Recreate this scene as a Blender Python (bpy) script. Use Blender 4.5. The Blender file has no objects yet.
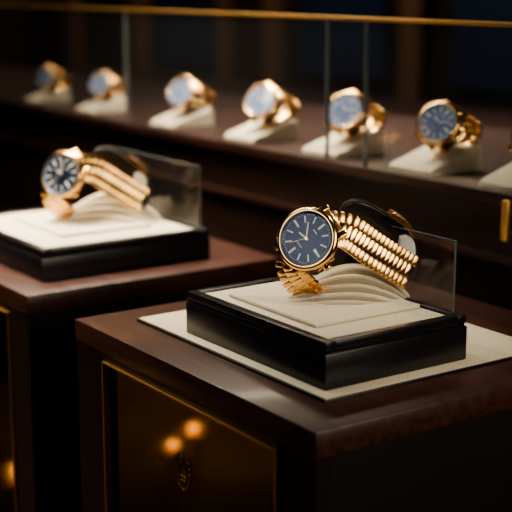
import bpy, bmesh, math, random
from mathutils import Vector, Matrix, Euler
random.seed(4)
T = 0.95          # height of the cabinet tops above the floor
mm = 0.001
VROT = math.radians(-34.7)

# ------------------------------------------------------------------ materials
def mat_new(name):
    m = bpy.data.materials.new(name); m.use_nodes = True
    nt = m.node_tree; b = nt.nodes["Principled BSDF"]
    return m, nt, b
def mat(name, col, rough=0.5, metal=0.0, noise=0.0, nscale=300, bump=0.0, spec=0.5, emit=None, es=0, coat=0, col2=None, stretch=None):
    m, nt, b = mat_new(name)
    b.inputs["Base Color"].default_value = (*col, 1)
    b.inputs["Roughness"].default_value = rough
    b.inputs["Metallic"].default_value = metal
    b.inputs["Specular IOR Level"].default_value = spec
    b.inputs["Coat Weight"].default_value = coat
    b.inputs["Coat Roughness"].default_value = 0.12
    if emit:
        b.inputs["Emission Color"].default_value = (*emit, 1)
        b.inputs["Emission Strength"].default_value = es
    tc = nt.nodes.new("ShaderNodeTexCoord")
    mp = nt.nodes.new("ShaderNodeMapping")
    if stretch: mp.inputs["Scale"].default_value = stretch
    nt.links.new(tc.outputs["Object"], mp.inputs[0])
    n = nt.nodes.new("ShaderNodeTexNoise"); n.inputs["Scale"].default_value = nscale
    n.inputs["Detail"].default_value = 4
    nt.links.new(mp.outputs[0], n.inputs["Vector"])
    if noise > 0 or col2:
        r = nt.nodes.new("ShaderNodeValToRGB")
        c2 = col2 if col2 else tuple(c*(1-noise) for c in col)
        r.color_ramp.elements[0].color = (*c2, 1); r.color_ramp.elements[0].position = .3
        r.color_ramp.elements[1].color = (*col, 1); r.color_ramp.elements[1].position = .7
        nt.links.new(n.outputs["Fac"], r.inputs[0]); nt.links.new(r.outputs[0], b.inputs["Base Color"])
    if bump > 0:
        bp = nt.nodes.new("ShaderNodeBump"); bp.inputs["Strength"].default_value = bump
        bp.inputs["Distance"].default_value = 0.0005
        nt.links.new(n.outputs["Fac"], bp.inputs["Height"]); nt.links.new(bp.outputs[0], b.inputs["Normal"])
    return m
def glass(name, tint=(0.93,0.95,0.97), haze=0.0):
    m = bpy.data.materials.new(name); m.use_nodes = True
    nt = m.node_tree; nt.nodes.clear()
    o = nt.nodes.new("ShaderNodeOutputMaterial")
    t = nt.nodes.new("ShaderNodeBsdfTransparent"); t.inputs[0].default_value = (*tint, 1)
    g = nt.nodes.new("ShaderNodeBsdfGlossy"); g.inputs["Roughness"].default_value = 0.015
    lw = nt.nodes.new("ShaderNodeLayerWeight"); lw.inputs[0].default_value = .5
    p = nt.nodes.new("ShaderNodeMath"); p.operation='POWER'; p.inputs[1].default_value = 5
    q = nt.nodes.new("ShaderNodeMath"); q.operation='MULTIPLY_ADD'; q.inputs[1].default_value = .92; q.inputs[2].default_value = .035
    nt.links.new(lw.outputs["Facing"], p.inputs[0]); nt.links.new(p.outputs[0], q.inputs[0])
    mx = nt.nodes.new("ShaderNodeMixShader")
    nt.links.new(q.outputs[0], mx.inputs[0]); nt.links.new(t.outputs[0], mx.inputs[1]); nt.links.new(g.outputs[0], mx.inputs[2])
    last = mx
    if haze > 0:
        d = nt.nodes.new("ShaderNodeBsdfDiffuse"); d.inputs[0].default_value = (.8,.85,.9,1)
        m2 = nt.nodes.new("ShaderNodeMixShader"); m2.inputs[0].default_value = haze
        nt.links.new(mx.outputs[0], m2.inputs[1]); nt.links.new(d.outputs[0], m2.inputs[2]); last = m2
    nt.links.new(last.outputs[0], o.inputs[0])
    return m

GOLD  = mat("gold_polished", (1.0,0.64,0.28), .16, 1.0)
GOLDB = mat("gold_brushed", (0.93,0.56,0.23), .25, 1.0, nscale=900, bump=.08)
NAVY  = mat("dial_navy", (0.011,0.020,0.050), .30, .5)
SILV  = mat("dial_silver", (0.20,0.28,0.46), .4, .15)
SLATE = mat("dial_blue_grey", (0.13,0.19,0.33), .4, .2)
WHITE = mat("lume_white", (0.85,0.84,0.80), .35)
INK   = mat("dial_ink", (0.02,0.03,0.07), .4)
CREAM = mat("cream_suede", (0.68,0.61,0.47), .85, 0, .10, 500, .35)
CREAM_GAP= mat("cream_gap_shade", (0.44,0.38,0.28), .9, 0, .12, 700, .4)  # darker cream for the under-layers; shadow between cushion leaves put into the colour
BLACK = mat("black_lacquer", (0.009,0.009,0.012), .30, 0, spec=.5)
BLKLE = mat("black_leather", (0.012,0.011,0.012), .38, 0, .3, 400, .3)
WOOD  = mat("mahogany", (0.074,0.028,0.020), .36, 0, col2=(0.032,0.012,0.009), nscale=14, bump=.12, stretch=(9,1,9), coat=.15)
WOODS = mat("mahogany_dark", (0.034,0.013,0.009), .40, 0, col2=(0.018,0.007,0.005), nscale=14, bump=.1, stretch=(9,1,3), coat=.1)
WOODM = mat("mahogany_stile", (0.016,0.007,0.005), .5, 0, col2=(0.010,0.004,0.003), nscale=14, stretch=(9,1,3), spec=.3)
WOODP = mat("oak_post", (0.16,0.085,0.045), .5, 0, col2=(0.09,0.045,0.025), nscale=10, stretch=(6,6,1))
WOODD = mat("dark_walnut", (0.030,0.015,0.010), .42, 0, col2=(0.015,0.008,0.006), nscale=12, stretch=(1,1,8))
EBONY = mat("ebony", (0.006,0.004,0.0035), .5, 0, .4, 20)
BRONZE= mat("bronze_plate", (0.22,0.155,0.075), .05, 1.0, .35, 6, 0)
BRASS = mat("brass", (0.80,0.50,0.19), .42, 1.0)
BRASSD= mat("aged_brass", (0.45,0.28,0.11), .45, 1.0)
CRYST = glass("watch_crystal", (.97,.98,1))
GLASS = glass("display_glass", (0.95,0.96,0.97), .006)
GEDGE = mat("glass_edge", (0.10,0.12,0.125), .25, 0, spec=.8)

# ------------------------------------------------------------------ mesh helpers
class B:
    def __init__(s): s.bm = bmesh.new(); s.mats = []
    def mi(s, m):
        if m not in s.mats: s.mats.append(m)
        return s.mats.index(m)
    def merge(s, tmp, M, m, smooth=True):
        i = s.mi(m); mp = {}
        for v in tmp.verts: mp[v] = s.bm.verts.new(M @ v.co)
        for f in tmp.faces:
            try: nf = s.bm.faces.new([mp[v] for v in f.verts])
            except ValueError: continue
            nf.material_index = i; nf.smooth = smooth
        tmp.free()
    def box(s, M, sx, sy, sz, m, bev=0, seg=2, smooth=False):
        t = bmesh.new(); bmesh.ops.create_cube(t, size=1)
        for v in t.verts: v.co = Vector((v.co.x*sx, v.co.y*sy, v.co.z*sz))
        if bev: bmesh.ops.bevel(t, geom=t.edges[:], offset=bev, segments=seg, affect='EDGES', profile=.5)
        s.merge(t, M, m, smooth=smooth)
    def bb(s, x0, x1, y0, y1, z0, z1, m, bev=0, seg=2):
        s.box(Matrix.Translation(((x0+x1)/2,(y0+y1)/2,(z0+z1)/2)), x1-x0, y1-y0, z1-z0, m, bev, seg)
    def link(s, M, L, W, H, m):
        t = bmesh.new(); rows = []; N = 6
        prof = [(-L/2, 0), (-L/2, H*.42)]
        for i in range(N+1):
            a = math.pi*(1-i/N); prof.append((L/2*.98*math.cos(a), H*.42+H*.08*math.sin(a)))
        prof += [(L/2, H*.42), (L/2, 0)]
        full = prof + [(x,-z) for x,z in reversed(prof[1:-1])]
        e = W*.05
        for (y,sc) in ((-W/2,.86),(-W/2+e,1),(W/2-e,1),(W/2,.86)):
            rows.append([t.verts.new((x*(.94 if sc<1 else 1), y, z*sc)) for x,z in full])
        n = len(full)
        for a, b in zip(rows, rows[1:]):
            for k in range(n): t.faces.new((a[k], a[(k+1)%n], b[(k+1)%n], b[k]))
        t.faces.new(rows[0]); t.faces.new(list(reversed(rows[-1])))
        s.merge(t, M, m, True)
    def lathe(s, M, prof, m, seg=64, flute=0, fl_r=None):
        t = bmesh.new(); rings = []
        for (r, z) in prof:
            if r < 1e-7: rings.append([t.verts.new((0,0,z))]); continue
            ring = []
            for k in range(seg):
                a = 2*math.pi*k/seg; rr = r
                if flute and fl_r and r > fl_r: rr = r*(1-flute*(k % 2))
                ring.append(t.verts.new((rr*math.cos(a), rr*math.sin(a), z)))
            rings.append(ring)
        for a, b in zip(rings, rings[1:]):
            for k in range(seg):
                k2 = (k+1) % seg
                if len(a) == 1 and len(b) == 1: continue
                if len(a) == 1: t.faces.new((a[0], b[k], b[k2]))
                elif len(b) == 1: t.faces.new((a[k], b[0], a[k2]))
                else: t.faces.new((a[k], b[k], b[k2], a[k2]))
        s.merge(t, M, m)
    def prism(s, M, poly, y0, y1, m, bev=0):
        t = bmesh.new()
        a = [t.verts.new((p[0], y0, p[1])) for p in poly]
        b = [t.verts.new((p[0], y1, p[1])) for p in poly]
        n = len(poly)
        t.faces.new(a); t.faces.new(list(reversed(b)))
        for k in range(n): t.faces.new((a[k], a[(k+1)%n], b[(k+1)%n], b[k]))
        bmesh.ops.recalc_face_normals(t, faces=t.faces[:])
        if bev:
            es = [e for e in t.edges if abs(e.verts[0].co.y-e.verts[1].co.y) < 1e-7]
            bmesh.ops.bevel(t, geom=es, offset=bev, segments=3, affect='EDGES')
        s.merge(t, M, m)
    def tube(s, pts, r, m, seg=8):
        t = bmesh.new(); rings = []; n = len(pts)
        for i, p in enumerate(pts):
            p = Vector(p)
            q0 = Vector(pts[max(i-1,0)]); q1 = Vector(pts[min(i+1,n-1)])
            d = (q1-q0).normalized()
            ref = Vector((1,0,0)) if abs(d.x) < .9 else Vector((0,1,0))
            u = (ref - d*ref.dot(d)).normalized(); v = d.cross(u)
            rings.append([t.verts.new(p+(u*math.cos(2*math.pi*k/seg)+v*math.sin(2*math.pi*k/seg))*r) for k in range(seg)])
        for i in range(n-1):
            a, b = rings[i], rings[i+1]
            for k in range(seg): t.faces.new((a[k], a[(k+1)%seg], b[(k+1)%seg], b[k]))
        t.faces.new(rings[0]); t.faces.new(list(reversed(rings[-1])))
        s.merge(t, Matrix(), m)
    def obj(s, name, loc=(0,0,0), rz=0, parent=None):
        bmesh.ops.recalc_face_normals(s.bm, faces=s.bm.faces[:])
        me = bpy.data.meshes.new(name+"_mesh"); s.bm.to_mesh(me); s.bm.free()
        for m in s.mats: me.materials.append(m)
        o = bpy.data.objects.new(name, me); bpy.context.collection.objects.link(o)
        o.location = loc; o.rotation_euler = (0,0,rz)
        try: me.set_sharp_from_angle(angle=math.radians(38))
        except Exception: pass
        if parent: o.parent = parent
        return o
def empty(name, loc=(0,0,0), rz=0):
    e = bpy.data.objects.new(name, None); bpy.context.collection.objects.link(e); e.location = loc; e.rotation_euler=(0,0,rz); return e
def dup(o, name, loc, rz=None):
    n = o.copy(); n.name = name; bpy.context.collection.objects.link(n); n.location = loc
    if rz is not None: n.rotation_euler = (0,0,rz)
    return n
def basis(o, x, y, z):
    M = Matrix.Identity(4)
    for i in range(3):
        M[i][0] = x[i]; M[i][1] = y[i]; M[i][2] = z[i]; M[i][3] = o[i]
    return M
def catmull(P, n=24):
    P = [Vector(p) for p in P]; Q = [P[0]*2-P[1]] + P + [P[-1]*2-P[-2]]; out = []
    for i in range(1, len(Q)-2):
        for k in range(n):
            t = k/n; a, b, c, d = Q[i-1], Q[i], Q[i+1], Q[i+2]
            out.append(.5*((2*b)+(c-a)*t+(2*a-5*b+4*c-d)*t*t+(3*b-a-3*c+d)*t**3))
    out.append(P[-1]); return out

def bracelet(b, pts, wv, width, pitch=4.6, thick=2.8, orth=1.0):
    """three-row link bracelet along a path (mm)"""
    C = catmull(pts); W = catmull(wv)
    L = [0]
    for p, q in zip(C, C[1:]): L.append(L[-1]+(q-p).length)
    n = int(L[-1]/pitch); pitch = L[-1]/n
    def at(s):
        s = max(0, min(L[-1]-1e-6, s)); j = 0
        while L[j+1] < s: j += 1
        f = (s-L[j])/(L[j+1]-L[j]); return C[j].lerp(C[j+1], f), W[j].lerp(W[j+1], f), (C[j+1]-C[j]).normalized()
    for i in range(n):
        for part in (-1, 0, 1):
            s = (i+.5)*pitch + (pitch*.5 if part == 0 else 0)
            if part == 0 and i == n-1: continue
            p, w, t = at(s)
            w = w.normalized(); w = (w - t*w.dot(t)*orth).normalized()
            nn = t.cross(w).normalized()
            ow = width*.30 if part else width*.40
            off = part*width*.35
            M = basis((p+w*off)*mm, t, w, nn)
            b.link(M, (pitch*.99)*mm, ow*mm, (thick if part else thick*1.08)*mm, GOLDB if part else GOLD)

def head(b, C, n, e12, k=1.16, dial=NAVY, lume=WHITE, bez=GOLD, hands=(-52, 62), ring=None, seg=96):
    n = Vector(n).normalized(); e = Vector(e12); e = (e-n*e.dot(n)).normalized(); r = e.cross(n).normalized()
    F = basis(Vector(C)*mm, r, e, n) @ Matrix.Scale(k*mm, 4)
    b.lathe(F, [(0,-6.6),(15,-6.6),(17.5,-5.6),(19.6,-3.8),(20.6,-1.5),(20.8,.6),(20.2,1.6),(19.6,1.9)], GOLDB, seg)
    b.lathe(F, [(19.6,1.6),(21.0,1.9),(21.5,2.6),(21.2,3.6),(20.3,4.6),(19.0,5.0),(18.2,4.8),(18.0,3.6)], bez, seg)
    b.lathe(F, [(0,3.3),(18.1,3.3)], dial, seg)
    b.lathe(F, [(16.8,3.36),(18.1,4.4)], (ring or dial), seg)
    b.lathe(F, [(0,5.25),(12,5.2),(18.3,4.85)], CRYST, seg)
    for h in range(12):
        R = Matrix.Rotation(-h*math.pi/6, 4, 'Z')
        ln = 4.8 if h % 3 else 5.8
        wd = 1.0 if h % 3 else 1.5
        b.box(F @ R @ Matrix.Translation((0, 13.1-(.4 if h%3==0 else 0), 3.7)), wd, ln, .7, lume, .15, 1)
    for h in range(60):
        if h % 5 == 0: continue
        R = Matrix.Rotation(-h*math.pi/30, 4, 'Z')
        b.box(F @ R @ Matrix.Translation((0, 16.1, 3.4)), .22, 1.0, .1, lume)
    for ang, ln, wd, z in ((hands[0], 8.5, 1.2, 4.0), (hands[1], 12.5, 1.0, 4.3), (205, 13.5, .3, 4.55)):
        R = Matrix.Rotation(-math.radians(ang), 4, 'Z')
        b.box(F @ R @ Matrix.Translation((0, ln/2-1.5, z)), wd, ln, .25, lume if wd > .5 else GOLD, .1, 1)
    b.lathe(F, [(0,4.75),(1.0,4.75),(1.1,3.4)], GOLD, 16)
    b.box(F @ Matrix.Translation((10.3, 0, 3.4)), 2.6, 2.0, .25, lume)
    b.box(F @ Matrix.Translation((0, 7.2, 3.42)), 4.2, .55, .2, lume)
    b.box(F @ Matrix.Translation((0, -6.4, 3.42)), 5.2, .35, .2, lume)
    Cr = F @ Matrix.Rotation(math.pi/2, 4, 'Y')
    b.lathe(Cr @ Matrix.Translation((0,0,20.2)), [(0,0),(1.6,0),(1.6,1),(2.9,1.1),(3.0,1.4),(3.0,4.0),(2.6,4.5),(0,4.6)], GOLD, 28, .08, 2.8)
    for sgn in (-1,1):
        b.box(F @ Matrix.Translation((19.9, sgn*5.0, -.5)), 3.4, 4.0, 4.2, GOLDB, .9)
    for sy in (-1,1):
        for sx in (-1,1):
            b.box(F @ Matrix.Translation((sx*11.0, sy*18.4, -2.0)) @ Matrix.Rotation(-sy*.5, 4, 'X'), 4.2, 9.5, 4.4, GOLD, 1.0)
        b.box(F @ Matrix.Translation((0, sy*19.4, -2.2)) @ Matrix.Rotation(-sy*.5, 4, 'X'), 18, 5.5, 3.4, GOLDB, .8)

# ------------------------------------------------------------------ room
def slab(name, x0,x1,y0,y1,z0,z1,m,bev=0):
    b = B(); b.bb(x0,x1,y0,y1,z0,z1,m,bev); return b.obj(name)
FLOOR = mat("dark_stone_floor", (0.09,0.06,0.035), .35, 0, .4, 5)
WALL = mat("dark_wall", (0.022,0.012,0.008), .7, 0, .3, 8)
slab("floor", -3,3.2,-2,5.5,-.05,0,FLOOR)
slab("ceiling", -3,3.2,-2,5.5,2.8,2.85,WALL)
slab("wall_east", 2.4,2.45,-2,5.5,0,2.8,WALL)
slab("wall_north", -3,3.2,5.0,5.05,0,2.8,WALL)
slab("wall_west", -3.05,-3,-2,5.5,0,2.8,WALL)
slab("wall_south", -3,3.2,-2.05,-2,0,2.8,WALL)

# ------------------------------------------------------------------ cabinets
def cabinet(name, a0, a1, b0, b1):
    e = empty(name)
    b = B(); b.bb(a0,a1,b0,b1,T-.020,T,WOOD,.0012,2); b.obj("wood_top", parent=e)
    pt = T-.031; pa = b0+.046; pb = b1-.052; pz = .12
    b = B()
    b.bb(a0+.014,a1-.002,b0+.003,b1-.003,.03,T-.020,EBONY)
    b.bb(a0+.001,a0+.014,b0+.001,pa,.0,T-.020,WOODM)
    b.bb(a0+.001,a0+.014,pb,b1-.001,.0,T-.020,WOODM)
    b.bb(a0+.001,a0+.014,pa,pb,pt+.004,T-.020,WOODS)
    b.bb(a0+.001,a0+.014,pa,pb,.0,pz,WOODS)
    b.bb(a0+.02,a1-.02,b0+.02,b1-.02,0,.03,EBONY)
    b.obj("carcass", parent=e)
    b = B(); b.bb(a0+.006,a0+.014,pa,pb,pz,pt+.004,BRONZE); b.obj("bronze_panel", parent=e)
    b = B(); w = .0016
    b.bb(a0-.001,a0+.007,pa,pa+w,pz,pt+.004,BRASS); b.bb(a0-.001,a0+.007,pb-w,pb,pz,pt+.004,BRASS)
    b.bb(a0-.001,a0+.007,pa+w,pb-w,pt+.004-w,pt+.004,BRASS); b.bb(a0-.001,a0+.007,pa+w,pb-w,pz,pz+w,BRASS)
    b.obj("brass_trim", parent=e)
    b = B(); cx = a0+.0057; cy = (pa+pb)/2+.006; cz = T-.088; K=1.25
    def P(y,z): return (cx, cy-y*mm*K, cz+z*mm*K)
    for s in (-1,1):
        b.tube([P(s*9*math.sin(t)*(1 if t<2.4 else .9), -15*math.cos(t)*.95) for t in [i*.22 for i in range(0,11)]], .0005, BRASSD, 6)
        for j in range(6):
            t = .5+j*.3; y = s*9*math.sin(t); z = -14*math.cos(t)
            b.tube([P(y,z),P(y-s*2.4,z+2.2),P(y-s*2.0,z+4.2)], .0005, BRASSD, 6)
    b.tube([P(-4,-5),P(-5,5),P(-2,1),P(0,8),P(2,1),P(5,5),P(4,-5),P(-4,-5)], .0006, BRASSD, 6)
    b.tube([P(-3,-8),P(3,-8)], .0006, BRASSD, 6)
    b.obj("crest", parent=e)
    return e
cabinet("display_cabinet", .4955,.845,.644,1.005)
cabinet("display_cabinet", .4955,.800,1.108,1.470)

# ------------------------------------------------------------------ display stands
def pres_box(e,a0,a1,b0,b1,z0,h):
    b = B()
    b.bb(a0,a1,b0,b1,z0,z0+h-.009,BLACK,.0012)
    b.bb(a0+.0018,a1-.0018,b0+.0018,b1-.0018,z0+h-.009,z0+h-.007,BLACK)
    w = .010
    for (x0,x1,y0,y1) in ((a0+.0006,a0+w,b0+.0006,b1-.0006),(a1-w,a1-.0006,b0+.0006,b1-.0006),(a0+w,a1-w,b0+.0006,b0+w),(a0+w,a1-w,b1-w,b1-.0006)):
        b.bb(x0,x1,y0,y1,z0+h-.007,z0+h,BLACK,.001)
    b.obj("lacquer_box", parent=e)
    b = B(); b.bb(a0+w+.0008,a1-w-.0008,b0+w+.0008,b1-w-.0008,z0+h-.007,z0+h-.0016,CREAM,.001)
    b.obj("suede_pad", parent=e)
def cushion(e, loc, k=1.0, half=.052):
    b = B()
    S = Matrix.Scale(mm*k, 4)
    R = Matrix.Rotation(VROT,4,'Z')
    def arch(x0,x1,xp,h,N=26):
        pts=[(x0,0)]
        for i in range(1,N):
            x = x0+(x1-x0)*i/N
            t = (x-x0)/(xp-x0) if x < xp else (x1-x)/(x1-xp)
            pts.append((x, h*math.sin(max(0,min(1,t))*math.pi/2)**.9))
        pts.append((x1,0)); return pts
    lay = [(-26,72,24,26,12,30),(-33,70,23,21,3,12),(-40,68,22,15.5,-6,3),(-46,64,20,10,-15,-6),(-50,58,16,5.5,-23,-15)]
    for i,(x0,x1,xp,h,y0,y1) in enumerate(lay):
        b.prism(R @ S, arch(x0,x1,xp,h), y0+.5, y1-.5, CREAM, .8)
        b.prism(R @ S, arch(x0+1.5,x1-1.5,xp,h-1.6), y0-.6, y1+.6, CREAM_GAP)
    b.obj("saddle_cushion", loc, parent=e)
    b = B()
    b.bb(-.058,half,-.062,.060,0,.0035,CREAM,.0015,3)
    o = b.obj("cushion_base", loc, parent=e)
def guard(e, a, b0, b1, z0, z1):
    b = B(); t = .0020
    b.bb(a-t/2,a+t/2,b0,b1,z0,z1,GLASS)
    b.bb(a-t/2,a+t/2,b0-.0007,b0,z0,z1,GEDGE); b.bb(a-t/2,a+t/2,b1,b1+.0007,z0,z1,GEDGE)
    b.bb(a-t/2,a+t/2,b0-.0007,b1+.0007,z1,z1+.0007,GEDGE)
    return b.obj("glass_guard", parent=e)

s1 = empty("watch_display_stand")
b = B(); b.bb(.538,.772,.689,.966,T,T+.0020,BLACK,.0005); b.bb(.5395,.7705,.6905,.9645,T+.0020,T+.0032,CREAM,.0004); b.obj("display_mat", parent=s1)
pres_box(s1,.549,.692,.703,.899,T+.0032,.0370)
cushion(s1,(.629,.806,T+.0386),1.0,.050)
guard(s1,.6865,.7145,.888,T+.0402,T+.0985)
s2 = empty("watch_display_stand")
pres_box(s2,.533,.736,1.152,1.380,T,.033)
cushion(s2,(.641,1.268,T+.0314),1.18)
guard(s2,.7295,1.162,1.368,T+.033,T+.101)

# ------------------------------------------------------------------ hero watch (mm, frame: x right of shop view, y away, z up)
def hero(name, loc, ring=None):
    e = empty(name, loc, VROT)
    b = B()
    C = (-17,-14,50.5); n=(-.40,-.85,.33)
    head(b, C, n, (.80,0,.60), 1.24, NAVY, WHITE, GOLD, (-105,-48), ring)
    b.obj("watch_head", parent=e)
    b = B()
    A = [(-1,-10,58),(7,-8,58),(16,-6,55),(26,-5,48),(37,-3,39.5),(49,-1,31.5),(60,2,24),(70,5,17.5)]
    WA = [(-.25,.50,.80),(.0,.45,.85),(.25,.36,.9),(.38,.30,.84),(.40,.25,.85),(.40,.25,.86),(.40,.25,.86),(.40,.25,.86)]
    bracelet(b, A, WA, 30, 4.3, 3.2, .9)
    Bp = [(-31.5,-12,34),(-33,-11,28),(-30,-12,21),(-24,-13,13.5),(-16,-13,8),(-7,-12,5)]
    WB = [(.64,-.54,-.55),(.7,-.6,-.35),(.8,-.55,-.1),(.85,-.4,.2),(.8,-.5,.25),(.7,-.6,.25)]
    bracelet(b, Bp, WB, 28, 4.3, 3.2, .9)
    b.obj("bracelet", parent=e)
    b = B()
    prof = [(9,64),(13,73),(20,77),(29,76.5),(38,73),(47,68),(56,62),(64,54.5),(71,46),(76,37),(77,26),(74,13),(68,8),(66,18),(58,32),(46,42),(32,49),(18,55),(10,60)]
    prof = [(p.x,p.z) for p in catmull([(q[0],0,q[1]) for q in prof],4)]
    b.prism(Matrix.Scale(mm,4), prof, 13, 29, BLKLE, 1.6)
    b.obj("leather_roll", parent=e)
    b = B()
    cp = [(52,14,68),(60,14,63),(67,14,57),(73,14,49)]
    bracelet(b, cp, [(0,1,0)]*4, 20, 4.6, 4.4, 1)
    b.obj("clasp", parent=e)
    b = B()
    arc = [(60,49),(65,50),(70,47),(73,41),(73,30),(69,27),(63,30),(60,36),(59,42)]
    arc = [(p.x,p.z) for p in catmull([(q[0],0,q[1]) for q in arc],4)]
    b.prism(Matrix.Scale(mm,4), arc, 6, 13, WHITE, 1.2)
    b.obj("cream_tab", parent=e)
    return e
hero("wristwatch", (.634,.810,T+.0425))
hero("wristwatch", (.638,1.268,T+.0385), SLATE)

# ------------------------------------------------------------------ back counter with the row of watches
SH = T+.10
cs = empty("glass_display_counter")
b = B()
b.bb(.895,1.25,.2,3.0,0,SH-.012,WOODD)
b.bb(.878,1.27,.18,3.02,SH-.012,SH,WOODS,.001)
b.bb(.884,.895,.2,3.0,T+.028,T+.036,WOODS,.001)
b.bb(.884,.895,.2,3.0,T-.10,T-.09,WOODS,.001)
for y in (.55,1.10,1.65,2.2,2.75): b.bb(.886,.895,y,y+.03,.05,T+.028,WOODD)
b.obj("counter_body", parent=cs)
b = B(); b.bb(.872,.878,.838,.847,T+.055,T+.095,BRASS,.0015); b.bb(.878,.897,.841,.845,T+.060,T+.065,BRASS); b.bb(.878,.897,.841,.845,T+.080,T+.085,BRASS); b.obj("brass_pull", parent=cs)
GT = T+.2575
b = B()
for (y0,y1) in ((.20,1.066),(1.069,1.134),(1.137,1.602),(1.608,3.0)):
    b.bb(.883,.887,y0,y1,SH,GT,GLASS)
for y in (1.0665,1.1345,1.6035): b.bb(.8825,.8875,y,y+.0018,SH,GT,GEDGE)
b.obj("front_glass", parent=cs)
b = B(); b.bb(.882,.888,.2,3.0,GT,GT+.004,BRASS,.0008)
for y in (.2,2.99):
    b.bb(.89,1.2,y,y+.01,GT,GT+.004,BRASS); b.bb(.88,.89,y,y+.01,SH,GT,BRASS); b.bb(1.2,1.21,y,y+.01,SH,GT,BRASS)
b.obj("brass_frame", parent=cs)

def loopwatch(name):
    b = B()
    n = Vector((-.38,-.80,.46)).normalized(); e = Vector((.62,0,.78)); e = (e-n*e.dot(n)).normalized()
    C = Vector((-3,-12,36))
    head(b, C, n, e, 1.14, SLATE, WHITE, GOLD, (-60,50), SILV, 48)
    w = e.cross(n).normalized(); cc = C - n*21
    pts=[]; ws=[]
    for i in range(12):
        a = math.radians(48 + i*(264/11))
        pts.append(cc + n*(19*math.cos(a)) + e*(22*math.sin(a)) + Vector((.45*22*(1-math.cos(a)),0,0))); ws.append(w)
    bracelet(b, pts, ws, 24, 6.5, 3.4, 1)
    M = basis(cc*mm, w, e, n)
    b.lathe(M @ Matrix.Rotation(math.pi/2,4,'Y'), [(0,-.013),(.013,-.013),(.016,-.010),(.017,0),(.016,.010),(.013,.013),(0,.013)], BLKLE, 32)
    return b.obj(name, rz=VROT)
def wedge(name):
    b = B()
    prof = [(-.038,0),(-.038,.004),(-.034,.007),(.030,.027),(.034,.026),(.036,0)]
    b.prism(Matrix(), prof, -.034,.034, CREAM, .001)
    return b.obj(name)
ys = [.864,1.002,1.160,1.330,1.525,1.765,1.960]
sc = [1,1,1,.97,.92,.84,.80]
w0 = loopwatch("gold_wristwatch"); g0 = wedge("watch_stand")
for i, y in enumerate(ys):
    k = sc[i]
    lw = (.930+.001*k,y-.004*k,SH+.0155*k); lg = (.930,y,SH+.0005)
    rz = VROT+random.uniform(-.06,.06)
    if i == 0: w0.location = lw; g0.location = lg
    else:
        a = dup(w0,"gold_wristwatch",lw,rz); c = dup(g0,"watch_stand",lg,0)
        a.scale = (k,k,k); c.scale = (k,k,k)

# ------------------------------------------------------------------ far background joinery
NAVYP = mat("navy_panel", (0.012,0.024,0.065), .5, 0, .3, 6)
b = B()
b.bb(2.30,2.40,-1.0,5.0,0,2.8,WOODD)
for (y,wd) in ((1.2,.08),(1.9,.06),(2.50,.085),(3.15,.07),(3.45,.03),(3.98,.10),(4.5,.08)):
    b.bb(2.25,2.30,y,y+wd,0,2.8,WOODP,.003)
for (y0,y1) in ((1.35,1.85),(2.02,2.42),(2.68,3.08),(3.55,3.9)):
    b.bb(2.285,2.30,y0,y1,.98,1.25,NAVYP); b.bb(2.285,2.30,y0,y1,1.30,1.9,NAVYP)
b.bb(2.22,2.30,-1,5.0,.86,.92,WOOD,.004)
b.obj("wall_panelling")
b = B()
b.bb(1.62,1.9,.2,3.6,0,T+.02,WOODD); b.bb(1.60,1.92,.18,3.62,T+.02,T+.035,WOODS,.001)
b.obj("rear_counter")

LAMP = mat("lamp_glow", (1,.7,.35), .5, emit=(1,.50,.15), es=22)
def glint_lamp(name, loc, r):  # unseen globes on stems, added so their reflections dot the bronze panels
    b = B(); h = loc[2]
    b.lathe(Matrix.Translation((0,0,-h)), [(0,0),(.05,0),(.05,.008),(.008,.014),(.006,h-r*1.3),(.018,h-r),(0,h-r)], BRASS, 24)
    b.lathe(Matrix(), [(0,-r)]+[(r*math.cos(t),r*math.sin(t)) for t in [math.radians(x) for x in range(-75,76,15)]]+[(0,r)], LAMP, 24)
    b.obj(name, loc)
glint_lamp("panel_glint_lamp", (-.28,2.16,.300), .006)
glint_lamp("panel_glint_lamp", (-.35,2.19,.312), .007)
glint_lamp("panel_glint_lamp", (-.10,2.52,.165), .018)

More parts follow.
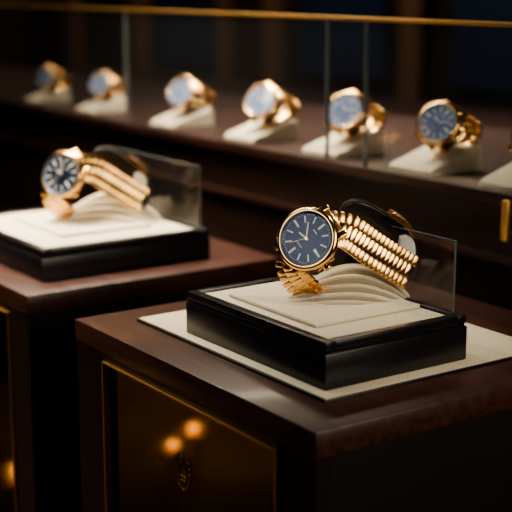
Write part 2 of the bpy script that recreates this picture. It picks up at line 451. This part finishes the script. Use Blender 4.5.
# ------------------------------------------------------------------ lights
def area(name, loc, tgt, size, power, col, sy=None, spread=None):
    l = bpy.data.lights.new(name, 'AREA'); l.energy = power; l.color = col; l.size = size
    if sy: l.shape='RECTANGLE'; l.size_y = sy
    if spread: l.spread = math.radians(spread)
    o = bpy.data.objects.new(name, l); bpy.context.collection.objects.link(o); o.location = loc
    o.rotation_euler = (Vector(tgt)-Vector(loc)).to_track_quat('-Z','Y').to_euler(); return o
def spot(name, loc, tgt, ang, power, col, blend=.5, r=.02):
    l = bpy.data.lights.new(name, 'SPOT'); l.energy = power; l.color = col; l.spot_size = math.radians(ang); l.spot_blend = blend; l.shadow_soft_size = r
    o = bpy.data.objects.new(name, l); bpy.context.collection.objects.link(o); o.location = loc
    o.rotation_euler = (Vector(tgt)-Vector(loc)).to_track_quat('-Z','Y').to_euler(); return o
warm=(1,.86,.66); neut=(1,.94,.83)
spot("hero_spot", (.30,1.05,T+1.0), (.64,.80,T+.03), 20, 13, neut, .8, .02)
spot("hero_spot_b", (1.05,.55,T+1.0), (.66,.80,T+.05), 18, 15, warm, .9, .03)
spot("second_spot", (.35,1.50,T+1.1), (.65,1.25,T+.03), 17, 9, neut, .8, .02)
area("soft_sheen", (-.45,.66,T+.50), (.63,.80,T+.06), .42, .10, (.9,.95,1), spread=50)
area("front_soft", (.80,-.45,T+.50), (.63,.85,T+.06), .8, 2.0, warm, spread=70)
area("case_strip", (.80,1.4,T+.9), (.93,1.4,SH), .06, 21, warm, 1.7, 80)
area("aisle_fill", (-1.2,1.2,T+1.4), (.5,.9,T-.2), .6, 2.8, warm)
area("wall_wash", (1.95,2.6,2.7), (2.3,2.6,1.0), .1, 48, warm, 4.0)
spot("panel_glow_spot", (-1.0,3.0,2.75), (-1.0,3.0,0), 36, 600, (1,.78,.45), .9, .05)  # added spot; its pool on the floor mirrors as glow in the bronze panels

w = bpy.data.worlds.new("world"); bpy.context.scene.world = w; w.use_nodes = True
w.node_tree.nodes["Background"].inputs[0].default_value = (.9,.7,.5,1); w.node_tree.nodes["Background"].inputs[1].default_value = .01

cam = bpy.data.cameras.new("camera"); co = bpy.data.objects.new("camera", cam); bpy.context.collection.objects.link(co)
co.location = (0,0,T+.30); co.rotation_euler = (math.radians(90-12.3),0,VROT)
cam.sensor_width = 36; cam.lens = 88.8; cam.clip_start = .02
cam.dof.use_dof = True; cam.dof.focus_distance = 1.03; cam.dof.aperture_fstop = 5.2
bpy.context.scene.camera = co
bpy.context.scene.view_settings.view_transform = 'AgX'
try: bpy.context.scene.view_settings.look = 'AgX - Medium High Contrast'
except Exception: pass
